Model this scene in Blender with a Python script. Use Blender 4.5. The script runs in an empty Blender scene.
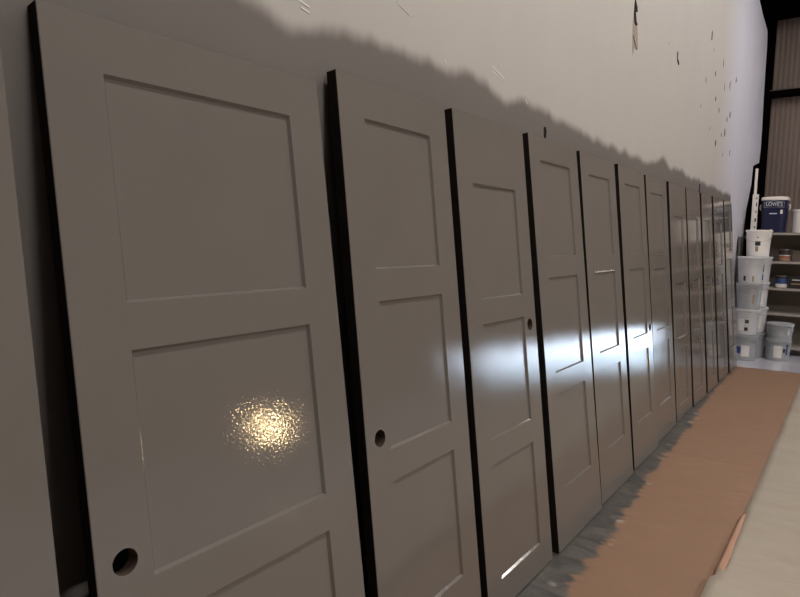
import bpy, bmesh, math, random
from mathutils import Matrix, Vector, noise

random.seed(7)
PI = math.pi
scene = bpy.context.scene
COL = scene.collection

# ---------------------------------------------------------------- helpers
def link(o, parent=None):
    COL.objects.link(o)
    if parent is not None:
        o.parent = parent
    return o

def obj(name, bm, mat, parent=None, smooth=False, recalc=True):
    if recalc:
        bmesh.ops.recalc_face_normals(bm, faces=bm.faces)
    me = bpy.data.meshes.new(name)
    bm.to_mesh(me)
    bm.free()
    if isinstance(mat, (list, tuple)):
        for m in mat:
            me.materials.append(m)
    else:
        me.materials.append(mat)
    if smooth:
        for p in me.polygons:
            p.use_smooth = True
        try:
            me.set_sharp_from_angle(angle=math.radians(35))
        except Exception:
            pass
    return link(bpy.data.objects.new(name, me), parent)

def tag(o, label=None, cat=None, group=None, kind=None):
    if label: o['label'] = label
    if cat: o['category'] = cat
    if group: o['group'] = group
    if kind: o['kind'] = kind
    return o

def empty(name, loc=(0, 0, 0), label=None, cat=None, group=None):
    o = bpy.data.objects.new(name, None)
    o.empty_display_size = .1
    link(o)
    o.location = loc
    return tag(o, label, cat, group)

def box(bm, x0, x1, y0, y1, z0, z1, bev=0.0):
    vs = [bm.verts.new((x, y, z)) for x in (x0, x1) for y in (y0, y1) for z in (z0, z1)]
    f = [(0, 1, 3, 2), (4, 6, 7, 5), (0, 4, 5, 1), (2, 3, 7, 6), (0, 2, 6, 4), (1, 5, 7, 3)]
    fs = [bm.faces.new([vs[i] for i in q]) for q in f]
    if bev > 0:
        es = list({e for fc in fs for e in fc.edges})
        bmesh.ops.bevel(bm, geom=es, offset=bev, segments=2, affect='EDGES', profile=.6)

def lathe(bm, prof, n=32, cx=0, cy=0, z0=0, cap0=True, cap1=True, sq=0.0):
    """rings from (r, z) pairs; sq > 0 squares the section off towards a rounded box"""
    rings = []
    for r, z in prof:
        ring = []
        for k in range(n):
            a = 2 * PI * k / n
            rr = r
            if sq:
                p = 2 + sq
                rr = r / (abs(math.cos(a)) ** p + abs(math.sin(a)) ** p) ** (1 / p)
            ring.append(bm.verts.new((cx + rr * math.cos(a), cy + rr * math.sin(a), z0 + z)))
        rings.append(ring)
    for a, b in zip(rings, rings[1:]):
        for k in range(n):
            bm.faces.new((a[k], a[(k + 1) % n], b[(k + 1) % n], b[k]))
    if cap0: bm.faces.new(rings[0][::-1])
    if cap1: bm.faces.new(rings[-1])
    return rings

def tube(bm, pts, r, n=8):
    pts = [Vector(p) for p in pts]
    rings = []
    for i, p in enumerate(pts):
        t = (pts[min(i + 1, len(pts) - 1)] - pts[max(i - 1, 0)]).normalized()
        a = t.orthogonal().normalized() if i == 0 else (prev - t * prev.dot(t)).normalized()
        prev = a
        b = t.cross(a)
        rings.append([bm.verts.new(p + r * (math.cos(2 * PI * k / n) * a + math.sin(2 * PI * k / n) * b)) for k in range(n)])
    for A, B in zip(rings, rings[1:]):
        for k in range(n):
            bm.faces.new((A[k], A[(k + 1) % n], B[(k + 1) % n], B[k]))
    bm.faces.new(rings[0][::-1]); bm.faces.new(rings[-1])

def wrap_patch(bm, rfun, ang0, ang1, z0, z1, n=10, lift=.0012):
    """a thin label wrapped round a tapering pail; angles from -Y, to +X positive"""
    rows = []
    for z in (z0, z1):
        row_o, row_i = [], []
        for k in range(n + 1):
            a = -PI / 2 + ang0 + (ang1 - ang0) * k / n
            for row, l in ((row_o, lift), (row_i, -.002)):
                r = rfun(z) + l
                row.append(bm.verts.new((r * math.cos(a), r * math.sin(a), z)))
        rows.append((row_o, row_i))
    (lo, li), (ho, hi) = rows
    for k in range(n):
        bm.faces.new((lo[k], lo[k + 1], ho[k + 1], ho[k]))
        bm.faces.new((li[k + 1], li[k], hi[k], hi[k + 1]))
        bm.faces.new((lo[k + 1], lo[k], li[k], li[k + 1]))
        bm.faces.new((ho[k], ho[k + 1], hi[k + 1], hi[k]))
    for k in (0, n):
        bm.faces.new((lo[k], ho[k], hi[k], li[k]))

# ---------------------------------------------------------------- materials
class NT:
    def __init__(self, name):
        self.m = bpy.data.materials.new(name)
        self.m.use_nodes = True
        self.t = self.m.node_tree
        self.b = self.t.nodes['Principled BSDF']
    def n(self, kind, **kw):
        nd = self.t.nodes.new(kind)
        for k, v in kw.items():
            if k.startswith('i_'):
                nd.inputs[k[2:].replace('_', ' ')].default_value = v
            else:
                setattr(nd, k, v)
        return nd
    def l(self, a, b):
        self.t.links.new(a, b)
    def math(self, op, a, b=None, c=None, clamp=False):
        nd = self.t.nodes.new('ShaderNodeMath'); nd.operation = op; nd.use_clamp = clamp
        for i, v in enumerate((a, b, c)):
            if v is None: continue
            if isinstance(v, (int, float)): nd.inputs[i].default_value = v
            else: self.l(v, nd.inputs[i])
        return nd.outputs[0]
    def smooth(self, v, a, b):
        nd = self.t.nodes.new('ShaderNodeMapRange'); nd.interpolation_type = 'SMOOTHSTEP'
        nd.inputs['From Min'].default_value = a; nd.inputs['From Max'].default_value = b
        self.l(v, nd.inputs['Value'])
        return nd.outputs['Result']
    def mix(self, f, a, b, blend='MIX'):
        nd = self.t.nodes.new('ShaderNodeMix'); nd.data_type = 'RGBA'; nd.blend_type = blend
        ins = [s for s in nd.inputs if s.enabled]
        fa, A, B = nd.inputs[0], nd.inputs[6], nd.inputs[7]
        for s, v in ((fa, f), (A, a), (B, b)):
            if isinstance(v, (int, float)): s.default_value = v
            elif isinstance(v, tuple): s.default_value = (*v, 1) if len(v) == 3 else v
            else: self.l(v, s)
        return nd.outputs[2]
    def coords(self, scale=(1, 1, 1), which='Object'):
        tc = self.n('ShaderNodeTexCoord')
        mp = self.n('ShaderNodeMapping')
        mp.inputs['Scale'].default_value = scale
        self.l(tc.outputs[which], mp.inputs['Vector'])
        return mp.outputs[0]
    def noise(self, scale, vec=None, detail=3, rough=.5, dist=0):
        nd = self.n('ShaderNodeTexNoise')
        nd.inputs['Scale'].default_value = scale; nd.inputs['Detail'].default_value = detail
        nd.inputs['Roughness'].default_value = rough; nd.inputs['Distortion'].default_value = dist
        if vec is not None: self.l(vec, nd.inputs['Vector'])
        return nd.outputs['Fac']
    def bump(self, h, strength, dist=.01, prev=None):
        nd = self.n('ShaderNodeBump')
        nd.inputs['Strength'].default_value = strength; nd.inputs['Distance'].default_value = dist
        self.l(h, nd.inputs['Height'])
        if prev is not None: self.l(prev, nd.inputs['Normal'])
        self.l(nd.outputs[0], self.b.inputs['Normal'])
        return nd.outputs[0]
    def ramp(self, v, stops):
        nd = self.n('ShaderNodeValToRGB')
        e = nd.color_ramp.elements
        e[0].position, e[0].color = stops[0][0], (*[stops[0][1]] * 3, 1) if isinstance(stops[0][1], float) else (*stops[0][1], 1)
        e[1].position, e[1].color = stops[-1][0], (*[stops[-1][1]] * 3, 1) if isinstance(stops[-1][1], float) else (*stops[-1][1], 1)
        for p, c in stops[1:-1]:
            k = e.new(p); k.color = (*[c] * 3, 1) if isinstance(c, float) else (*c, 1)
        self.l(v, nd.inputs[0])
        return nd.outputs[0]
    def base(self, c, rough=.5, metal=0, spec=None):
        if isinstance(c, tuple): self.b.inputs['Base Color'].default_value = (*c, 1)
        else: self.l(c, self.b.inputs['Base Color'])
        if isinstance(rough, (int, float)): self.b.inputs['Roughness'].default_value = rough
        else: self.l(rough, self.b.inputs['Roughness'])
        self.b.inputs['Metallic'].default_value = metal
        if spec is not None: self.b.inputs['Specular IOR Level'].default_value = spec
        return self.m

def simple(name, c, rough=.5, metal=0, spec=None, var=.12, scale=9):
    t = NT(name)
    f = t.noise(scale, t.coords(), 4)
    lo = tuple(x * (1 - var) for x in c); hi = tuple(min(1, x * (1 + var)) for x in c)
    return t.base(t.mix(f, lo, hi), rough, metal, spec)

GREY = (.170, .152, .137)

def door_paint():
    t = NT('grey_gloss_paint')
    v = t.coords()
    f = t.noise(5, v, 3)
    col = t.mix(f, tuple(x * .96 for x in GREY), tuple(x * 1.05 for x in GREY))
    t.base(col, .07, 0, .5)
    b1 = t.bump(t.noise(3.2, v, 1), .06, .02)
    t.bump(t.noise(180, v, 1), .22, .0010, b1)          # sprayed orange peel
    return t.m

M = {}
M['door'] = door_paint()
M['door_edge'] = simple('shade_dark_door_edge', (.018, .0145, .012), .85, 0, .08, .3, 14)  # shade of the gaps between doors put into the edge colour
M['bore'] = simple('raw_wood_bore', (.085, .058, .044), .8, 0, .2)

def wall_paint():
    t = NT('white_wall_with_grey_overspray')
    tc = t.n('ShaderNodeTexCoord'); sp = t.n('ShaderNodeSeparateXYZ')
    t.l(tc.outputs['Object'], sp.inputs[0])
    y, z = sp.outputs[1], sp.outputs[2]
    yn = t.math('DIVIDE', t.math('ADD', y, 1.0), 10.0)      # -1 .. 9 -> 0 .. 1
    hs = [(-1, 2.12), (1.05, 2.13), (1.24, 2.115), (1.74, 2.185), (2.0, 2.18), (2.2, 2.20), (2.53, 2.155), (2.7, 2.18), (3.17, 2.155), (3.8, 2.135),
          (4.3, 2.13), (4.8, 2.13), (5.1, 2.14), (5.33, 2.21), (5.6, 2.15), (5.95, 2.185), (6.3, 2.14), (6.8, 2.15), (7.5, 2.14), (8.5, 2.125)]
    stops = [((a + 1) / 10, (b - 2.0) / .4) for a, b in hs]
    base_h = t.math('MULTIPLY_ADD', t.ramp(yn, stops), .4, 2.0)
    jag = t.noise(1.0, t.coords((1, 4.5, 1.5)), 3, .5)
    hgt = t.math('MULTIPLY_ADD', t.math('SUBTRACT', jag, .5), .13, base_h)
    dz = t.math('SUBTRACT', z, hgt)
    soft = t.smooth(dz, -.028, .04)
    # faint veil of spray above the edge
    veil = t.math('MULTIPLY', t.smooth(dz, .35, 0.0), .06)
    f = t.noise(2.2, t.coords((1, 1.6, .5)), 4)
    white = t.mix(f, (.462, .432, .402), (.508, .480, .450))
    white = t.mix(t.smooth(y, 7.3, 8.9), white, (.63, .62, .70))  # cool daylight towards the far end painted into the wall colour
    veiled = t.mix(veil, white, tuple(x * 1.9 for x in GREY))
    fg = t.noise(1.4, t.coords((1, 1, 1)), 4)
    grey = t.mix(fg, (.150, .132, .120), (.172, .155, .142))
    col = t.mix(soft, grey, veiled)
    t.base(col, .62, 0, .25)
    t.bump(t.noise(30, t.coords((1, 1, .35)), 4), .08, .004)
    return t.m
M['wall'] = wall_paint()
M['wall_far'] = simple('daylight_tinted_wall_paint', (.63, .62, .70), .6, 0, .25, .05, 3)  # white with the bluish daylight put into it
M['torn_black'] = simple('dark_hole', (.012, .010, .009), .9, 0, .1)
M['torn_paper'] = simple('torn_backing', (.36, .29, .25), .85, 0, .1, .3, 60)
M['scratch'] = simple('bare_scratch', (.80, .76, .72), .5)

def paper():
    t = NT('brown_masking_paper_with_grey_overspray')
    tc = t.n('ShaderNodeTexCoord'); sp = t.n('ShaderNodeSeparateXYZ')
    t.l(tc.outputs['Object'], sp.inputs[0])
    x, y = sp.outputs[0], sp.outputs[1]
    yn = t.math('DIVIDE', y, 9.0)
    hs = [(0, .43), (2.4, .425), (2.8, .42), (3.15, .415), (3.76, .375), (4.5, .34), (5.4, .315), (6.6, .26), (7.4, .245), (8.45, .25)]
    base_x = t.ramp(yn, [(a / 9, float(b)) for a, b in hs])
    jag = t.noise(1.0, t.coords((2.5, 9, 1)), 5, .62, .4)
    edge = t.math('MULTIPLY_ADD', t.math('SUBTRACT', jag, .5), .24, base_x)
    dx = t.math('SUBTRACT', x, edge)
    g = t.smooth(dx, -.018, .022)
    f = t.noise(1.3, t.coords((1, 1, 1)), 4)
    kraft = t.mix(f, (.262, .150, .090), (.310, .184, .114))
    f2 = t.noise(5, t.coords((1, 3, 1)), 4)
    kraft = t.mix(t.math('MULTIPLY', f2, .35), kraft, (.21, .135, .105))
    grey = t.mix(t.smooth(t.noise(1, t.coords((5, 11, 1)), 5, .6, .8), .35, .65), (.070, .067, .062), (.122, .110, .100))
    col = t.mix(g, grey, kraft)
    # pale flecks: highlights on paper wrinkles, painted in along the spray edge
    vo = t.n('ShaderNodeTexVoronoi'); vo.inputs['Scale'].default_value = 1.0
    t.l(t.coords((6, 8, 1)), vo.inputs['Vector'])
    fl = t.smooth(vo.outputs['Distance'], .22, .10)
    band = t.math('MULTIPLY', t.smooth(dx, -.10, -.02), t.smooth(dx, .06, .0))
    fl = t.math('MULTIPLY', t.math('MULTIPLY', fl, band), .55)
    col = t.mix(fl, col, (.50, .44, .40))
    t.base(col, t.math('MULTIPLY_ADD', g, .2, .42), 0, .35)
    b = t.bump(t.noise(1.0, t.coords((3, 9, 1)), 3, .5, .6), .55, .02)
    t.bump(t.noise(38, t.coords(), 3), .12, .004, b)
    return t.m
M['paper'] = paper()
M['paper_back'] = simple('brown_paper_edge', (.44, .26, .18), .7, 0, .2)

def sheet():
    t = NT('cream_floor_sheet')
    f = t.noise(1.0, t.coords((2.2, 5, 1)), 5, .6, .5)
    col = t.mix(f, (.325, .272, .215), (.435, .378, .315))
    t.base(col, .55, 0, .3)
    b = t.bump(t.noise(1.0, t.coords((3, 8, 1)), 3, .5, .8), .5, .02)
    t.bump(t.noise(45, t.coords(), 2), .1, .003, b)
    return t.m
M['sheet'] = sheet()

def concrete():
    t = NT('pale_concrete')
    f = t.noise(2.5, t.coords(), 6, .6)
    t.base(t.mix(f, (.45, .445, .49), (.56, .555, .62)), .13, 0, .5)
    t.bump(t.noise(60, t.coords(), 3), .03, .003)
    return t.m
M['concrete'] = concrete()

def siding():
    t = NT('brown_metal_siding')
    f = t.noise(3, t.coords((3, 3, .5)), 5)
    t.base(t.mix(f, (.185, .142, .124), (.255, .202, .178)), .9, 0, .05)
    return t.m
M['siding'] = siding()
M['siding_dull'] = simple('dull_metal_siding', (.19, .165, .145), .7, 0, .2)
M['rust'] = simple('dark_steel', (.0022, .0014, .0011), .9, 0, .02, .4, 8)
M['flange'] = simple('steel_flange', (.10, .075, .065), .5, .3)
M['ceiling'] = simple('roof_underside', (.24, .23, .22), .7)
M['shelf'] = simple('shelf_board', (.36, .32, .29), .55, 0, .3, .12, 6)
M['post'] = simple('shelf_post', (.16, .15, .145), .45, .6)
M['pail'] = simple('grey_white_plastic', (.60, .60, .62), .32, 0, .5, .08, 6)
M['pail_grey'] = simple('grey_plastic', (.38, .395, .42), .32, 0, .5, .1, 6)
M['pail_white'] = simple('white_plastic', (.86, .83, .79), .35, 0, .5, .05, 6)
M['wire'] = simple('steel_wire', (.55, .54, .53), .3, 1)
M['label_white'] = simple('white_label', (.78, .76, .73), .5, 0, .3, .06, 12)
M['label_blue'] = simple('blue_print', (.035, .07, .22), .45)
M['label_dark'] = simple('dark_print', (.03, .028, .03), .5)
M['label_tan'] = simple('tan_print', (.35, .24, .15), .5)
M['label_red'] = simple('rust_red_print', (.36, .13, .085), .5)
M['navy'] = simple('navy_plastic', (.008, .010, .050), .35, 0, .5, .1, 8)
M['cooler_lid'] = simple('beige_white_plastic', (.74, .68, .62), .4)
M['print_white'] = simple('white_print', (.72, .74, .80), .5, 0, .3, .02)
M['can_metal'] = simple('tin', (.45, .44, .44), .35, .8)
M['can_body'] = simple('brown_can_paint', (.13, .095, .08), .5)
M['box_dark'] = simple('black_carton', (.018, .017, .018), .5)
M['carton'] = simple('white_carton', (.74, .70, .67), .6, 0, .2)
M['lamp_steel'] = simple('lamp_steel', (.3, .3, .3), .4, .6)

def emitter(name, c, s):
    t = NT(name)
    t.base((.02, .02, .02), .5)
    t.b.inputs['Emission Color'].default_value = (*c, 1)
    t.b.inputs['Emission Strength'].default_value = s
    return t.m

# ---------------------------------------------------------------- camera (measured from the photograph)
yaw, pitch, roll = .64823, .09930, .01695
cy_, sy_, cp_, sp_ = math.cos(yaw), math.sin(yaw), math.cos(pitch), math.sin(pitch)
F = Vector((-sy_ * cp_, cy_ * cp_, -sp_)); R0 = Vector((cy_, sy_, 0)); U0 = R0.cross(F)
Rv = math.cos(roll) * R0 + math.sin(roll) * U0
Uv = -math.sin(roll) * R0 + math.cos(roll) * U0
camd = bpy.data.cameras.new('camera')
camd.sensor_fit = 'HORIZONTAL'; camd.sensor_width = 36.0
camd.lens = 601.857 / 800 * 36.0
camd.clip_start = .05; camd.clip_end = 200
cam = link(bpy.data.objects.new('camera', camd))
mw = Matrix((Rv, Uv, -F)).transposed().to_4x4()
mw.translation = (1.3369, 0, 1.5173)
cam.matrix_world = mw
scene.camera = cam

# ---------------------------------------------------------------- the setting
XR, YB, YF, ZC = 8.0, 11.6, -4.0, 5.6
OPX0, OPX1, OPZ = 1.9, 5.9, 2.6

bm = bmesh.new(); box(bm, -.6, XR + .2, YF - .2, YB + .06, -.15, 0)
tag(obj('floor', bm, M['concrete']), kind='structure')
bm = bmesh.new(); box(bm, -.6, XR + .2, YF - .2, YB + .2, ZC, ZC + .12)
tag(obj('ceiling', bm, M['ceiling']), kind='structure')
bm = bmesh.new(); box(bm, XR, XR + .15, YF - .2, YB + .2, 0, ZC)
tag(obj('wall_right', bm, M['siding_dull']), kind='structure')
bm = bmesh.new(); box(bm, -.6, XR + .15, YF - .15, YF, 0, ZC)
tag(obj('wall_front', bm, M['siding_dull']), kind='structure')

# left wall: a boarded wall, sprayed grey behind the doors
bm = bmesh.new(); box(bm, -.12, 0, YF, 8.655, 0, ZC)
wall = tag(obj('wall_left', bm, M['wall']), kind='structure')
# its white end, daylight blue painted into the colour, with an uneven far edge
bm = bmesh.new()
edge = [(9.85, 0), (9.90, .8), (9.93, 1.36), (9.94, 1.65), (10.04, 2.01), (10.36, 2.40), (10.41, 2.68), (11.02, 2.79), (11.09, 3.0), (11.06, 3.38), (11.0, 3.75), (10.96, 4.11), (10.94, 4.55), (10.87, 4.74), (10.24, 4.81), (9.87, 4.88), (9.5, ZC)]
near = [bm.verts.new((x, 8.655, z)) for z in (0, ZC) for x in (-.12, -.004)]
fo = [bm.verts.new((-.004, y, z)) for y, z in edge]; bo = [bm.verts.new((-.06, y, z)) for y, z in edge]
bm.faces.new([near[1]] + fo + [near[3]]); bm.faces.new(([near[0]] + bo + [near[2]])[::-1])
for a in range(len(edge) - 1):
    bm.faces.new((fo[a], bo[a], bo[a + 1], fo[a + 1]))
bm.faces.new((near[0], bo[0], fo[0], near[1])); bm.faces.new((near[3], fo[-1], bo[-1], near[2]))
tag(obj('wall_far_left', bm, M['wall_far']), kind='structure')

# chips, gashes and scratches in the white paint
def flake(name, pts, mat, th=.0015, parent=wall):
    bm = bmesh.new()
    a = [bm.verts.new((th, y, z)) for y, z in pts]; b = [bm.verts.new((-.001, y, z)) for y, z in pts]
    bm.faces.new(a); bm.faces.new(b[::-1])
    for k in range(len(pts)):
        j = (k + 1) % len(pts)
        bm.faces.new((a[k], b[k], b[j], a[j]))
    return obj(name, bm, mat, parent)

flake('torn_patch', [(4.335, 3.035), (4.375, 3.045), (4.43, 3.03), (4.455, 2.96), (4.47, 2.90), (4.475, 2.865), (4.44, 2.85), (4.40, 2.862), (4.365, 2.80), (4.345, 2.86), (4.335, 2.95)], M['torn_paper'])
flake('torn_gash', [(4.35, 3.30), (4.385, 3.30), (4.40, 3.21), (4.375, 3.16), (4.415, 3.13), (4.425, 3.10), (4.385, 3.09), (4.41, 3.035), (4.44, 3.02), (4.395, 3.00), (4.36, 3.015), (4.345, 3.06), (4.352, 3.14), (4.365, 3.2)], M['torn_black'], .0025)
flake('torn_crease', [(4.36, 2.935), (4.375, 2.915), (4.42, 2.88), (4.455, 2.855), (4.43, 2.86), (4.38, 2.895), (4.355, 2.915)], M['torn_black'], .0025)
flake('paint_chip', [(5.57, 3.125), (5.60, 3.12), (5.595, 3.075), (5.64, 3.055), (5.655, 3.03), (5.625, 3.025), (5.585, 3.045), (5.572, 3.08)], M['torn_black'], .0022)
flake('nail_hole', [(2.965, 2.10), (2.985, 2.105), (3.0, 2.085), (2.997, 2.05), (2.98, 2.043), (2.97, 2.06)], M['torn_black'])
flake('nail_hole', [(6.76, 2.12), (6.80, 2.12), (6.80, 2.06), (6.81, 2.03), (6.75, 2.03), (6.76, 2.06)], M['torn_black'])
chips = [(6.90, 3.61, .05, .10), (6.42, 3.15, .016, .02), (7.05, 3.50, .02, .03), (6.76, 3.14, .02, .05), (7.52, 2.98, .03, .05), (8.03, 2.96, .03, .06), (8.07, 3.36, .025, .10),
         (7.75, 2.75, .03, .05), (7.9, 2.55, .03, .04), (7.6, 3.5, .016, .09), (7.1, 2.72, .02, .03), (5.3, 3.12, .012, .016), (8.35, 2.62, .02, .06), (7.75, 3.28, .014, .08)]
chips += [(7.3, 3.06, .04, .05), (7.45, 2.62, .04, .06), (8.2, 3.05, .04, .08), (6.6, 2.86, .03, .04), (8.45, 3.5, .05, .06), (7.95, 2.8, .05, .09), (7.2, 3.3, .03, .08)]
for y, z, a, b in chips:
    a *= 1.5; b *= 1.35
    n = 9
    flake('paint_chip', [(y + a * math.cos(2 * PI * k / n) * random.uniform(.35, 1) * .5, z + b * math.sin(2 * PI * k / n) * random.uniform(.5, 1) * .5) for k in range(n)],
          M['torn_paper'] if b < .055 else M['torn_black'])
for y0, z0, y1, z1, w in [(1.235, 2.20, 1.30, 2.188, .005), (1.265, 2.178, 1.30, 2.172, .004), (2.40, 2.275, 2.52, 2.245, .005), (2.41, 2.255, 2.50, 2.232, .004), (2.45, 2.30, 2.49, 2.285, .003),
                          (2.02, 2.215, 2.035, 2.20, .006), (2.74, 2.20, 2.76, 2.18, .007), (1.72, 2.33, 1.80, 2.31, .003)]:
    flake('scratch', [(y0, z0 - w / 2), (y1, z1 - w / 2), (y1, z1 + w / 2), (y0, z0 + w / 2)], M['scratch'], .0018)

# back wall: ribbed metal siding with a wide vehicle opening out of the picture to the right
bm = bmesh.new()
def ribs(x0, x1, z0, z1):
    n = int((x1 - x0) / .0115)
    prev = None
    for k in range(n + 1):
        x = x0 + (x1 - x0) * k / n
        ph = (x / .069) % 1.0
        d = .004 * max(-1, min(1, 1.6 * math.sin(2 * PI * ph)))
        a = (bm.verts.new((x, YB + d, z0)), bm.verts.new((x, YB + d, z1)), bm.verts.new((x, YB + .07, z0)), bm.verts.new((x, YB + .07, z1)))
        if prev:
            bm.faces.new((prev[0], a[0], a[1], prev[1])); bm.faces.new((a[2], prev[2], prev[3], a[3]))
            bm.faces.new((prev[1], a[1], a[3], prev[3])); bm.faces.new((a[0], prev[0], prev[2], a[2]))
        prev = a
ribs(-.6, OPX0, 0, ZC); ribs(OPX1, XR, 0, ZC); ribs(OPX0, OPX1, OPZ, ZC)
tag(obj('wall_back', bm, M['siding']), kind='structure')
# roller curtain, pulled most of the way down
CURT = .36
bm = bmesh.new()
prof = []
for k in range(0, 61):
    z = CURT + (OPZ + .05 - CURT) * k / 60
    prof.append((YB + .10 + .008 * math.sin(k * PI / 2), z))
pa = [[bm.verts.new((x, y + dy, z)) for y, z in prof] for x in (OPX0 - .02, OPX1 + .02) for dy in (0, .012)]
for a, b in ((pa[0], pa[2]), (pa[3], pa[1])):
    for k in range(60):
        bm.faces.new((a[k], b[k], b[k + 1], a[k + 1]))
bm.faces.new((pa[0][0], pa[1][0], pa[3][0], pa[2][0]))
tag(obj('door_1', bm, M['siding_dull']), kind='structure')
bm = bmesh.new(); box(bm, -8, 16, YB + .06, 40, -.15, -.01)
tag(obj('ground', bm, M['concrete']), kind='structure')

bm = bmesh.new(); box(bm, -.75, -.6, 8.4, YB + .2, 0, ZC); box(bm, -.6, -.12, 8.4, 8.5, 0, ZC)
tag(obj('wall_far_outer_left', bm, M['siding_dull']), kind='structure')

# steel frame against the back wall
bm = bmesh.new()
box(bm, -.16, .045, 11.22, 11.235, 0, ZC); box(bm, -.06, -.045, 11.235, 11.50, 0, ZC); box(bm, -.16, .045, 11.50, 11.515, 0, ZC)
tag(obj('trim_1', bm, M['rust']), kind='structure')
bm = bmesh.new(); box(bm, .0, XR, 11.42, 11.55, 3.86, 3.875); box(bm, .0, XR, 11.42, 11.434, 3.875, 3.955)
g = obj('trim_2', bm, M['rust']); tag(g, kind='structure')
bm = bmesh.new(); box(bm, .0, XR, 11.415, 11.55, 3.955, 3.972)
obj('flange', bm, M['flange'], g)
bm = bmesh.new(); box(bm, -.16, XR, 11.1, 11.52, 5.06, ZC)
tag(obj('trim_3', bm, M['rust']), kind='structure')

# ---------------------------------------------------------------- floor coverings
TOP = .0015
def grid(bm, x0, x1, y0, y1, nx, ny, zf, xf=None, yf=None):
    rows = []
    for j in range(ny + 1):
        row = []
        for i in range(nx + 1):
            u, v = i / nx, j / ny
            x = x0 + (x1 - x0) * u; y = y0 + (y1 - y0) * v
            if xf: x += xf(x, y, u)
            if yf: y += yf(x, y, v)
            row.append(bm.verts.new((x, y, zf(x, y))))
        rows.append(row)
    for a, b in zip(rows, rows[1:]):
        for i in range(nx):
            bm.faces.new((a[i], a[i + 1], b[i + 1], b[i]))
    return rows

def solidify(o, t):
    m = o.modifiers.new('solid', 'SOLIDIFY'); m.thickness = t; m.offset = -1
    return o

def pz(x, y):
    k = min(1, max(0, (x - .33) / .12)) * min(1, max(0, (.93 - x) / .05))
    return TOP + k * .007 * max(0, noise.noise((x * 3.1, y * 7.3, 0)) + .1 * noise.noise((x * 9, y * 16, 3)))
bm = bmesh.new()
grid(bm, .004, .99, -1.5, 8.40, 44, 300, pz, None, lambda x, y, v: v ** 30 * (.03 + .07 * x + .01 * noise.noise((x * 6, 0, 4))))
pp = solidify(obj('masking_paper', bm, M['paper'], smooth=True), .0012)
tag(pp, 'brown masking paper strip on the floor, sprayed grey along the feet of the doors', 'paper')
# curled edge lying over the cream sheet
bm = bmesh.new()
rows = []
for j in range(41):
    v = j / 40; y = 2.93 + .85 * v
    s = min(1, v / .12) ** .6 * (1 - v) ** .55
    sec = [(.908, .002), (.916, .018 * s + .002), (.922, .034 * s + .004), (.933, .041 * s + .008), (.946, .041 * s + .009), (.962, .036 * s + .010)]
    wob = .004 * noise.noise((y * 4, 1, 2))
    rows.append([bm.verts.new((.93 + (x - .93) * (.35 + .65 * s) + wob, y, z)) for x, z in sec])
for a, b in zip(rows, rows[1:]):
    for i in range(len(a) - 1):
        bm.faces.new((a[i], a[i + 1], b[i + 1], b[i]))
cl = solidify(obj('curled_edge', bm, M['paper_back'], pp, smooth=True), .0008)

def sz(x, y):
    e = math.exp(-max(0, x - .93) / .10)
    lift = .034 * e * max(0, min(1, (3.75 - y) / .8)) 
    return .006 + lift + .004 * max(0, noise.noise((x * 2.3, y * 4.1, 5))) 
def sx(x, y, u):
    w = (1 - u) ** 6
    return w * (.006 * noise.noise((y * 2.2, 0, 8)) + .004 * noise.noise((y * 7, 0, 2)) + (-.018 if y < 2.9 else 0))
bm = bmesh.new()
grid(bm, .932, 2.7, -1.6, 8.30, 40, 230, sz, sx)
st = solidify(obj('floor_sheet', bm, M['sheet'], smooth=True), .0035)
tag(st, 'cream coloured protective sheet on the floor, to the right of the brown paper', 'floor sheet')

# ---------------------------------------------------------------- doors
ST, TR, MR, PH, TH = .11915, .12094, .10272, .47669, .0377
DOORS = [  # y0, width, lean, off, turn, dtr, dph, dmr, tilt, dH
(-.297, .762, .1422, 0, 0, 0, 0, 0, .0025, 0),
(.5377, .7559, .1350, .0013, -.0007, -.0044, .0113, -.0047, .0039, -.0570),
(1.3646, .6169, .1177, -.0010, .0240, .0055, .0027, .0001, .0001, -.0055),
(2.0239, .6159, .1200, .0004, -.0003, .0010, -.0027, -.0040, -.0037, .0003),
(2.7008, .6261, .1207, -.0004, .0074, -.0038, -.0006, .0058, .0025, .0067),
(3.3785, .5998, .1126, -.0002, -.0014, .0009, -.0089, .0016, .0025, .0050),
(4.0555, .5930, .1072, -.0001, .0009, -.0030, -.0039, .0002, -.0020, .0032),
(4.7158, .5956, .0960, -.0019, .0019, .0039, .0024, .0011, .0065, -.0074),
(5.3850, .5961, .0899, -.0005, .0024, -.0013, -.0030, -.0013, .0002, -.0002),
(6.0178, .5574, .0929, .0012, -.0039, -.0003, -.0006, -.0003, -.0032, -.0024),
(6.6847, .5109, .0919, .0005, -.0030, .0008, .0018, .0008, -.0011, -.0038),
(7.3004, .5780, .0902, .0004, -.0015, .0007, .0016, .0007, -.0004, .0029),
(7.9610, .5187, .0935, .0004, -.0008, 0, 0, 0, -.0004, .0039)]
FLIP = {3, 8, 9, 10, 11}
HOLE = {1: (.0605, .8506), 2: (.0688, .8913), 3: (.5500, 1.1323), 6: (.5404, .8968), 9: (.0578, 1.1250), 10: (.4322, 1.1246)}
HR = .027
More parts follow.
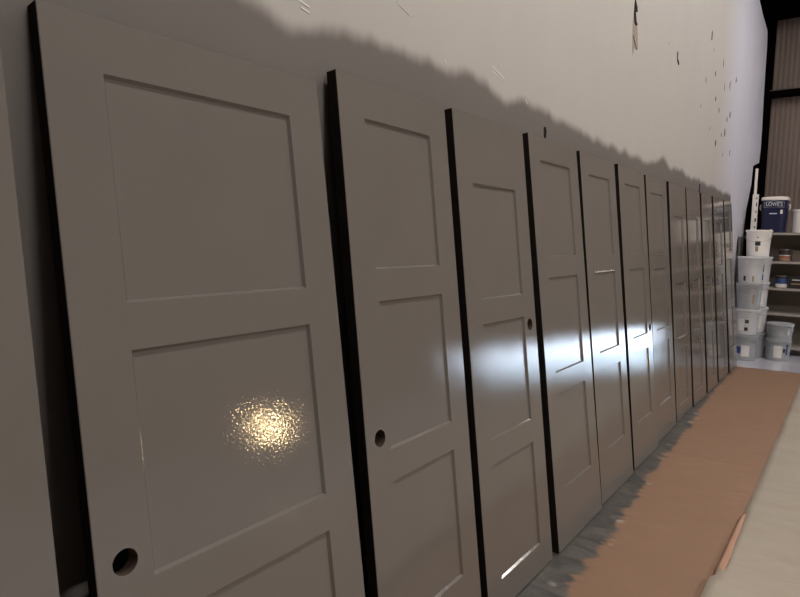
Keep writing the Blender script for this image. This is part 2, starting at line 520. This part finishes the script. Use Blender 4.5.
LABELS = [
 'grey door nearest the camera, cut off by the left edge of the photo',
 'widest whole grey door at left, with a warm glare on its middle panel',
 'grey door directly right of the widest door with the warm glare',
 'upside down grey door with deep top rail and bore hole high in its right stile',
 'grey door without bore hole, fourth whole door from the left',
 'grey door with a chipped paint line atop its middle panel, fifth whole door from the left',
 'sixth whole grey door from the left, bore hole in its right stile amid daylight glare',
 'seventh whole grey door from the left, at the right end of the daylight glare',
 'eighth whole grey door from the left, upside down with a deep top rail, no hole',
 'upside down grey door with small bore hole in its left stile, fourth from far end',
 'third grey door from the far end of the row, narrow and upside down',
 'second to last grey door at the far end of the row, under the end of the grey spray',
 'last grey door at the far end of the row, beside the stacked pails']

def ring_pts(cx, cy, hs, n):
    """n points on a square of half-size hs, matched to the angle of a circle"""
    out = []
    for k in range(n):
        a = 2 * PI * k / n
        c, s = math.cos(a), math.sin(a)
        m = max(abs(c), abs(s))
        out.append((cx + hs * c / m, cy + hs * s / m))
    return out

def make_door(i):
    y0, w, th, off, rz, dtr, dph, dmr, til, dH = DOORS[i]
    H = 2.032 + dH
    tr = TR + dtr; ph = PH + dph / 3; mr = MR + dmr / 2
    br = H - tr - 2 * mr - 3 * ph
    top = br if i in FLIP else tr
    panels = []
    v = H - top
    for k in range(3):
        panels.append((v - ph, v)); v -= ph + mr
    # frame of the door in world space
    zl = .0022 + abs(til) * w / 2
    O = Vector((H * math.sin(th) + TH * math.cos(th) + off + abs(rz) * w / 2 + .001, y0 + w / 2 + til, TH * math.sin(th) + zl))
    Rz = Matrix.Rotation(rz, 3, 'Z')
    e1 = (Rz @ Vector((0, 1, til))).normalized(); e2 = Rz @ Vector((-math.sin(th), -til, math.cos(th)))
    e2 = (e2 - e1 * e2.dot(e1)).normalized(); e3 = e1.cross(e2)
    root = empty('panel_door', label=LABELS[i], cat='door', group='grey panel doors leaning along the wall')
    m = Matrix((e1, e2, e3)).transposed().to_4x4()
    # base of the door: middle of its lowest (back) edge
    m.translation = O - e3 * TH
    root.matrix_world = m
    # local: x across (0 in the middle), y up, z out (front face at z = TH)
    hw = w / 2; c = .0016
    bm = bmesh.new()
    z1 = TH
    def rect_cell(xa, xb, ya, yb, hole=None):
        if xb - xa < 1e-5 or yb - ya < 1e-5: return
        bm.faces.new([bm.verts.new(p) for p in ((xa, ya, z1), (xb, ya, z1), (xb, yb, z1), (xa, yb, z1))])
    xs = [-hw + c, -hw + ST, hw - ST, hw - c]
    hole = HOLE.get(i)
    hs = .045
    # stiles
    for s, (xa, xb) in (('L', (xs[0], xs[1])), ('R', (xs[2], xs[3]))):
        ya, yb = c, H - c
        if hole and ((hole[0] < w / 2) == (s == 'L')):
            hx, hy = hole[0] - hw, hole[1]
            rect_cell(xa, xb, ya, hy - hs); rect_cell(xa, xb, hy + hs, yb)
            rect_cell(xa, hx - hs, hy - hs, hy + hs); rect_cell(hx + hs, xb, hy - hs, hy + hs)
            n = 32
            sq = [bm.verts.new((x, y, z1)) for x, y in ring_pts(hx, hy, hs, n)]
            ci = [bm.verts.new((hx + HR * math.cos(2 * PI * k / n), hy + HR * math.sin(2 * PI * k / n), z1)) for k in range(n)]
            for k in range(n):
                bm.faces.new((sq[k], sq[(k + 1) % n], ci[(k + 1) % n], ci[k]))
        else:
            rect_cell(xa, xb, ya, yb)
    # rails
    ys = [c] + [q for p in reversed(panels) for q in p] + [H - c]
    for a in range(0, len(ys), 2):
        rect_cell(xs[1], xs[2], ys[a], ys[a + 1])
    # sticking of each panel: a narrow, slightly sloped step down to the flat panel
    dep, ins = .0090, .0062
    for ya, yb in panels:
        o4 = [(xs[1], ya), (xs[2], ya), (xs[2], yb), (xs[1], yb)]
        i4 = [(xs[1] + ins, ya + ins), (xs[2] - ins, ya + ins), (xs[2] - ins, yb - ins), (xs[1] + ins, yb - ins)]
        ov = [bm.verts.new((*p, z1)) for p in o4]; iv = [bm.verts.new((*p, z1 - dep)) for p in i4]
        for k in range(4):
            j = (k + 1) % 4
            bm.faces.new((ov[k], ov[j], iv[j], iv[k]))
    # eased front arris
    A = [(-hw + c, c), (hw - c, c), (hw - c, H - c), (-hw + c, H - c)]
    B = [(-hw, 0), (hw, 0), (hw, H), (-hw, H)]
    av = [bm.verts.new((*p, z1)) for p in A]; bv = [bm.verts.new((*p, z1 - c)) for p in B]
    for k in range(4):
        j = (k + 1) % 4
        bm.faces.new((bv[k], bv[j], av[j], av[k]))
    # top edge is painted too
    q = [bm.verts.new(p) for p in ((-hw, H, z1 - c), (hw, H, z1 - c), (hw, H, 0), (-hw, H, 0))]
    bm.faces.new(q)
    bmesh.ops.remove_doubles(bm, verts=bm.verts, dist=1e-6)
    for f in bm.faces:
        f.normal_update()
        if f.normal.z < -.01 or (abs(f.normal.z) < .01 and f.normal.y < 0): f.normal_flip()
    obj('stiles_and_rails', bm, M['door'], root, recalc=False)
    for ya, yb in panels:
        bm = bmesh.new()
        xa, xb = xs[1] + ins, xs[2] - ins
        ya += ins; yb -= ins
        bm.faces.new([bm.verts.new(p) for p in ((xa, ya, z1 - dep), (xb, ya, z1 - dep), (xb, yb, z1 - dep), (xa, yb, z1 - dep))])
        bm.faces.new([bm.verts.new(p) for p in ((xa, yb, .010), (xb, yb, .010), (xb, ya, .010), (xa, ya, .010))])
        obj('panel', bm, M['door'], root, recalc=False)
    # side edges, bottom and back, with their shade put into a near-black colour
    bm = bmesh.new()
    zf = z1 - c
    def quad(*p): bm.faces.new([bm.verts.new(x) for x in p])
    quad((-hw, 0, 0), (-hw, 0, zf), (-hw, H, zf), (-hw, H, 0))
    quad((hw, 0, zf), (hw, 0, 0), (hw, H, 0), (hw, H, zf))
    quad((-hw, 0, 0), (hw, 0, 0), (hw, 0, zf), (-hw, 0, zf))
    if hole:
        hx, hy = hole[0] - hw, hole[1]
        n = 32
        S = .029
        sq = [bm.verts.new((x, y, 0)) for x, y in ring_pts(hx, hy, S, n)]
        ci = [bm.verts.new((hx + HR * math.cos(2 * PI * k / n), hy + HR * math.sin(2 * PI * k / n), 0)) for k in range(n)]
        for k in range(n):
            bm.faces.new((ci[k], ci[(k + 1) % n], sq[(k + 1) % n], sq[k]))
        for xa, xb, ya, yb in ((-hw, hw, 0, hy - S), (-hw, hw, hy + S, H), (-hw, hx - S, hy - S, hy + S), (hx + S, hw, hy - S, hy + S)):
            quad((xa, yb, 0), (xb, yb, 0), (xb, ya, 0), (xa, ya, 0))
    else:
        quad((-hw, H, 0), (hw, H, 0), (hw, 0, 0), (-hw, 0, 0))
    e = obj('shade_dark_edges', bm, M['door_edge'], root, recalc=False)
    e['label'] = 'side edges and back, coloured dark for their shade'
    if hole:
        bm = bmesh.new()
        n = 32
        r0 = [bm.verts.new((hx + HR * math.cos(2 * PI * k / n), hy + HR * math.sin(2 * PI * k / n), 0)) for k in range(n)]
        r1 = [bm.verts.new((hx + HR * math.cos(2 * PI * k / n), hy + HR * math.sin(2 * PI * k / n), z1)) for k in range(n)]
        for k in range(n):
            j = (k + 1) % n
            bm.faces.new((r0[j], r0[k], r1[k], r1[j]))
        b = obj('bore_hole', bm, M['bore'], root, recalc=False)
        b['label'] = 'round bare wood bore hole for a lock'
    return root, panels, (xs, ins, dep)

door_roots = [make_door(i) for i in range(13)]
# chipped paint line along the middle panel of the fifth whole door
root, panels, (xs, ins, dep) = door_roots[5]
bm = bmesh.new()
yb = panels[1][1]; n = 26
for k in range(n):
    x = xs[1] + .01 + (xs[2] - xs[1] - .02) * k / n
    if k % 3 == 2: continue
    h = random.uniform(.004, .010)
    box(bm, x, x + random.uniform(.008, .014), yb + .001, yb + .001 + h, TH - .0003, TH + .0006)
tag(obj('chipped_paint', bm, M['scratch'], root), 'broken line of pale chipped paint')

# ---------------------------------------------------------------- pails, shelves and the things on them
def pail_r(z, h=.365): return .132 + .018 * z / h

def make_pail(loc, body, label, group, prints=(), lid=True, h=.365, rz=0.0, tilt=0.0, grp='stacked plastic pails'):
    t = empty('pail', loc, label, 'pail', grp)
    t.rotation_euler = (0, tilt, rz)
    bm = bmesh.new()
    rf = lambda z: pail_r(z, h)
    prof = [(rf(0) - .006, 0), (rf(0), .006), (rf(.26 * h / .365), .26 * h / .365)]
    for zz in (.275, .305):
        zz *= h / .365
        prof += [(rf(zz), zz), (rf(zz) + .009, zz + .001), (rf(zz) + .009, zz + .008), (rf(zz), zz + .009)]
    prof += [(rf(h) + .001, h - .012), (rf(h) + .001, h)]
    lathe(bm, prof, 40, cap1=lid)
    obj('body', bm, body, t, smooth=True)
    if lid:
        bm = bmesh.new()
        lathe(bm, [(rf(h) + .004, h - .022), (rf(h) + .010, h - .020), (rf(h) + .010, h + .004), (rf(h) + .003, h + .008), (rf(h) - .006, h + .006), (rf(h) - .012, h + .0005), (.02, h + .0005)], 40)
        obj('lid', bm, body, t, smooth=True)
    bm = bmesh.new()
    zz = .285 * h / .365; rr = rf(zz) + .014
    tube(bm, [
              (rr * math.cos(a), -(rr + .004) * math.sin(a), zz - .075 * math.sin(a)) for a in [PI * k / 24 for k in range(25)]], .0022, 6)
    obj('handle', bm, M['wire'], t, smooth=True)
    for nm, mat, a0, a1, z0, z1 in prints:
        bm = bmesh.new(); wrap_patch(bm, rf, a0, a1, z0 * h / .365, z1 * h / .365)
        obj(nm, bm, mat, t)
    return t

PITCH = .3745
fx, fy = .222, 9.07
P = [('label', M['label_white'], -.55, .35, .06, .23), ('print', M['label_dark'], .45, .8, .12, .2)]
def jx(): return random.uniform(-.006, .006)
H4 = .331
zs = [.0, .340, .680, 1.020]
make_pail((fx, fy, 0), M['pail_grey'], 'grey pail with blue and white label, on the floor under the front stack', '', [('label', M['label_white'], -.15, .55, .06, .22), ('print', M['label_blue'], -.62, -.17, .10, .20)], h=H4)
make_pail((fx + jx(), fy, zs[1]), M['pail'], 'whitish pail with white label, second from the floor in the front stack', '', [('label', M['label_white'], -.55, -.05, .06, .23), ('print', M['label_dark'], .05, .35, .17, .22), ('print', M['label_dark'], .0, .3, .06, .11)], h=H4)
make_pail((fx + jx(), fy, zs[2]), M['pail_grey'], 'plain grey pail third from the floor in the front stack', '', [('label', M['label_tan'], .45, .6, .08, .22)], h=H4)
make_pail((fx + jx(), fy, zs[3]), M['pail'], 'whitish pail on top of the front stack, beside the far end of the door row', '', [('print', M['label_dark'], -.45, -.25, .03, .10), ('print', M['label_tan'], .3, .45, .02, .10)], h=H4)
bx_, by_ = .268, 9.43
zr = [0, .340, .680, 1.020]
make_pail((bx_, by_, 0), M['pail_grey'], 'shaded pail at the bottom of the rear stack, between the two floor pails', '', [], h=H4)
make_pail((bx_ + jx(), by_, zr[1]), M['pail'], 'pail with pale square label, second from the floor in the rear stack', '', [('label', M['label_white'], .25, .75, .06, .25)], h=H4)
make_pail((bx_ + jx(), by_, zr[2]), M['pail'], 'pail third from the floor in the rear stack, right of the front stack', '', [('label', M['label_white'], .3, .8, .04, .24)], h=H4)
make_pail((bx_ + jx(), by_, zr[3]), M['pail'], 'pail with blotchy dark print, in the rear stack right under the white bucket', '', [('print', M['label_dark'], .35, .6, .15, .25), ('print', M['label_blue'], .35, .6, .03, .11)], h=H4)
make_pail((bx_ - .016, by_, 1.360), M['pail_white'], 'white bucket with a dark emblem, topmost of the rear stack below the white carton', '',
          [('print', M['label_dark'], -.16, .28, .150, .215), ('print', M['label_tan'], -.12, .12, .070, .140), ('print', M['label_dark'], -.06, .1, .262, .272)], h=.345)
make_pail((.575, 9.35, 0), M['pail_grey'], 'grey pail with a white label, standing on the floor right of the pail stacks', '', [('label', M['label_white'], -.25, .45, .05, .24), ('print', M['label_dark'], .52, .72, .14, .20), ('print', M['label_blue'], .78, .98, .10, .27)], h=.30, lid=False)
make_pail((.582, 9.35, .182), M['pail_grey'], 'dark grey pail nested inside the floor pail right of the stacks', '', [('label', M['label_white'], .75, .95, .20, .30)], h=.30)

# shelving unit
SY0, SY1, SX0, SX1 = 9.75, 10.2, .10, 1.60
sh = empty('shelving_unit', ((SX0 + SX1) / 2, (SY0 + SY1) / 2, 0), 'open shelving unit with pale boards against the far wall, behind the pails', 'shelves')
cx, cy = (SX0 + SX1) / 2, (SY0 + SY1) / 2
SZ = [.12, .575, .925, 1.292, 1.685]
for z in SZ:
    bm = bmesh.new(); box(bm, SX0 - cx, SX1 - cx, SY0 - cy, SY1 - cy, z - .032, z - .0008, .003)
    obj('shelf', bm, M['shelf'], sh)
for x in (SX0 + .02, SX1 - .02):
    for y in (SY0 + .035, SY1 - .035):
        bm = bmesh.new(); box(bm, x - cx - .018, x - cx + .018, y - cy - .018, y - cy + .018, 0, 1.652)
        obj('post', bm, M['post'], sh)
bm = bmesh.new(); box(bm, SX0 - cx, SX1 - cx, SY1 - cy, SY1 - cy + .012, .03, 1.66)
obj('back_board', bm, M['siding_dull'], sh)

# cooler on the top shelf
ct = empty('cooler', (.365, 9.93, SZ[4]), 'navy blue cooler with a pale lid and white shop lettering, on the top shelf', 'cooler')
bm = bmesh.new()
lathe(bm, [(.138, 0), (.144, .006), (.160, .325), (.162, .34), (.151, .342), (.157, .44), (.159, .45)], 48, sq=2.2)
obj('body', bm, M['navy'], ct, smooth=True)
bm = bmesh.new()
lathe(bm, [(.161, .443), (.167, .447), (.167, .476), (.159, .490), (.10, .498), (.02, .498)], 48, sq=2.2)
obj('lid', bm, M['cooler_lid'], ct, smooth=True)
for s in (-1, 1):
    bm = bmesh.new()
    tube(bm, [(s * .154, 0, .385), (s * .172, -.01, .388), (s * .177, -.02, .36), (s * .174, -.02, .325), (s * .158, -.01, .312)], .010, 8)
    obj('handle', bm, M['cooler_lid'], ct, smooth=True)

def text_mesh(s, size, depth):
    cu = bpy.data.curves.new('t', 'FONT'); cu.body = s; cu.size = size; cu.extrude = depth; cu.align_x = 'CENTER'; cu.align_y = 'CENTER'
    o = bpy.data.objects.new('t', cu); COL.objects.link(o)
    bpy.context.view_layer.update()
    me = bpy.data.meshes.new_from_object(o.evaluated_get(bpy.context.evaluated_depsgraph_get()))
    bpy.data.objects.remove(o); bpy.data.curves.remove(cu)
    return me

me = text_mesh("LOWE'S", .072, .001)
me.materials.append(M['print_white'])
tx = link(bpy.data.objects.new('lettering', me), ct)
tx.matrix_local = Matrix.Translation((0, -.1585, .388)) @ Matrix.Rotation(math.radians(86), 4, 'X') @ Matrix.Diagonal((.80, 1.0, 1, 1))
bm = bmesh.new()   # outlined sign shape with a low gable round the letters
out = [(-.118, .350), (.118, .350), (.118, .418), (.06, .422), (0, .438), (-.06, .422), (-.118, .418), (-.118, .350)]
tube(bm, [(x, -.1535 - (z - .34) * .06, z) for x, z in out], .0018, 6)
obj('emblem_outline', bm, M['print_white'], ct)
bm = bmesh.new(); box(bm, -.05, .04, -.1580, -.150, .255, .268)
obj('name_bar', bm, M['print_white'], ct)
bm = bmesh.new(); box(bm, .078, .104, -.1590, -.150, .258, .312)
obj('paper_tag', bm, M['label_white'], ct)
bm = bmesh.new()
lathe(bm, [(.012, 0), (.012, .03), (.009, .034)], 14)
for v in bm.verts: v.co = Vector((v.co.x - .015, -.150 - v.co.z, v.co.y + .035))
obj('tap', bm, M['cooler_lid'], ct, smooth=True)

# white tub beside it
t = empty('tub', (.735, 9.95, SZ[4]), 'white plastic tub on the top shelf, right of the navy cooler', 'tub')
bm = bmesh.new(); lathe(bm, [(.15, 0), (.155, .005), (.168, .29), (.168, .30)], 40); obj('body', bm, M['pail_white'], t, smooth=True)
bm = bmesh.new(); lathe(bm, [(.169, .285), (.176, .287), (.176, .312), (.165, .316), (.02, .316)], 40); obj('lid', bm, M['pail_white'], t, smooth=True)

# tall carton with dark print, on the left end of the top shelf
t = empty('carton', (.135, 9.80, SZ[4]), 'tall narrow white carton with dark marks, left of the navy cooler', 'carton')
bm = bmesh.new(); box(bm, -.034, .034, -.03, .03, 0, .53, .002); obj('body', bm, M['carton'], t)
for k, (z0, z1) in enumerate([(.06, .10), (.15, .21), (.27, .32), (.36, .43), (.46, .50)]):
    bm = bmesh.new(); box(bm, .004 + .003 * k % .01, .026, -.0312, -.029, z0, z1 - .012); obj('print', bm, M['label_dark'] if k % 2 else M['label_tan'], t)
bm = bmesh.new(); box(bm, .100, .132, 9.86, 9.885, SZ[4], 2.58, .002)
tag(obj('wooden_slat', bm, M['carton']), 'thin pale slat standing upright behind the tall white carton', 'slat')

# cans and cartons on the lower boards
def can(loc, r, h, bands, label, parts_label=None):
    t = empty('paint_can', loc, label, 'can', 'cans on the shelves')
    bm = bmesh.new(); lathe(bm, [(r, 0), (r + .002, .003), (r, .006), (r, h - .006), (r + .003, h - .003), (r + .001, h)], 28); obj('body', bm, M['can_body'], t, smooth=True)
    bm = bmesh.new(); lathe(bm, [(r - .002, h - .002), (r - .004, h + .004), (r - .012, h + .001), (.01, h + .001)], 28); obj('lid', bm, M['can_metal'], t, smooth=True)
    for mat, z0, z1 in bands:
        bm = bmesh.new(); wrap_patch(bm, lambda z: r, -1.6, 1.6, z0, z1, 20); obj('label_band', bm, mat, t)
    return t
can((.525, 9.88, SZ[3]), .070, .165, [(M['label_tan'], .008, .045), (M['label_red'], .045, .075), (M['label_white'], .078, .088), (M['label_dark'], .095, .150)], 'small paint can with red and black label on the second shelf down')
can((.835, 9.92, SZ[3]), .070, .165, [(M['label_dark'], .03, .15)], 'dark can on the second shelf from the top, at the right edge')
can((.512, 9.87, SZ[2]), .072, .165, [(M['label_white'], .008, .058), (M['label_blue'], .060, .130), (M['label_dark'], .132, .156)], 'paint can with blue over white label on the third shelf down')
t = empty('carton', (.685, 9.88, SZ[2]), 'black carton with a pale stripe, right of the blue and white can', 'carton')
bm = bmesh.new(); box(bm, -.085, .085, -.06, .06, 0, .155, .002); obj('body', bm, M['box_dark'], t)
bm = bmesh.new(); box(bm, -.045, .045, -.0612, -.05, .112, .124); obj('print', bm, M['label_white'], t)
bm = bmesh.new(); box(bm, -.055, .055, -.0612, -.05, .055, .072); obj('print', bm, M['label_tan'], t)
t = empty('carton', (.68, 9.93, SZ[3]), 'plain grey brown carton standing right of the red and black can', 'carton')
bm = bmesh.new(); box(bm, -.065, .065, -.05, .05, 0, .15, .002); obj('body', bm, M['can_body'], t)
bm = bmesh.new(); box(bm, -.065, .065, -.0506, .0506, .118, .124); obj('lid_seam', bm, M['box_dark'], t)

# dark board leaning beside the last door
t = empty('board', (.060, 9.50, 0), 'dark narrow board leaning on the white wall between the last door and the pails', 'board')
t.rotation_euler = (0, -.022, 0)
bm = bmesh.new(); box(bm, -.012, .012, -.09, .09, 0, 1.62, .002); obj('plank', bm, M['post'], t)

# ---------------------------------------------------------------- light
world = bpy.data.worlds.new('world'); scene.world = world; world.use_nodes = True
wn = world.node_tree; bg = wn.nodes['Background']
bg.inputs[0].default_value = (.62, .80, 1.0, 1); bg.inputs[1].default_value = 10.0

def area(name, loc, rot, sx, sy, power, color, portal=False):
    l = bpy.data.lights.new(name, 'AREA'); l.shape = 'RECTANGLE'; l.size = sx; l.size_y = sy; l.energy = power; l.color = color
    if portal: l.cycles.is_portal = True
    o = link(bpy.data.objects.new(name, l)); o.location = loc; o.rotation_euler = rot
    return o
area('opening_portal', ((OPX0 + OPX1) / 2, YB + .2, CURT / 2), (-PI / 2, 0, 0), OPX1 - OPX0, CURT, 1, (1, 1, 1), True)

sun = bpy.data.lights.new('sun', 'SUN'); sun.energy = 34; sun.angle = .01; sun.color = (1.0, .98, .95)
so = link(bpy.data.objects.new('sun', sun)); so.rotation_euler = (math.radians(-32), 0, math.radians(12)); so.location = (3, 18, 9)

# ceiling lamps; last two are fill added to light near doors and panel ledges
for k, (x, y, pw) in enumerate([(2.0, 4.2, 70), (2.0, 6.9, 67), (2.0, 9.0, 50), (6.3, 1.0, 262), (1.7, 1.3, 68)]):
    t = empty('ceiling_and_fill_lamp', (x, y, ZC - .02), ['long ceiling lamp along the doors, second from the camera', 'long ceiling lamp along the doors, third from the camera', 'long ceiling lamp by the far wall', 'added fill lamp overhead on the right, brightening the near doors', 'added overhead fill lamp nearest the camera, brightening the panel ledges'][k], 'lamp', 'ceiling lamps')
    bm = bmesh.new(); box(bm, -.16, .16, -.85, .85, -.06, .019, .004); obj('housing', bm, M['lamp_steel'], t)
    area('ceiling_and_fill_light', (x, y, ZC - .085), (0, 0, 0), .3, 1.6, pw, (1.0, .95, .90))

# work lamp on a short stand, seen only as a glow in the widest door
wl = Vector((.17, 1.01, 1.03)) + Vector((.78, .62, -.10)) * 5.2
t = empty('work_lamp', (wl.x, wl.y, 0), 'warm round work lamp on a short stand', 'lamp')
bm = bmesh.new(); lathe(bm, [(.14, 0), (.14, .015), (.02, .03), (.014, .04), (.014, wl.z - .06)], 20); obj('stand', bm, M['lamp_steel'], t, smooth=True)
bm = bmesh.new(); lathe(bm, [(.02, -.16), (.09, -.14), (.15, -.09), (.175, -.04), (.170, -.04), (.145, -.085), (.085, -.13), (.02, -.15)], 28, z0=wl.z, cap0=True, cap1=False); obj('light_block_bowl', bm, M['lamp_steel'], t, smooth=True)  # bowl added to keep the globe's light off the floor
bm = bmesh.new(); bmesh.ops.create_uvsphere(bm, u_segments=24, v_segments=14, radius=.105, matrix=Matrix.Translation((0, 0, wl.z)))
obj('globe', bm, emitter('warm_globe', (1.0, .72, .38), 120), t, smooth=True)

scene.view_settings.view_transform = 'Standard'
scene.view_settings.look = 'None'
scene.view_settings.exposure = 0.0
scene.view_settings.gamma = 1.0
scene.view_settings.use_curve_mapping = False
scene.cycles.use_denoising = True
scene.cycles.max_bounces = 8
scene.cycles.sample_clamp_indirect = 8
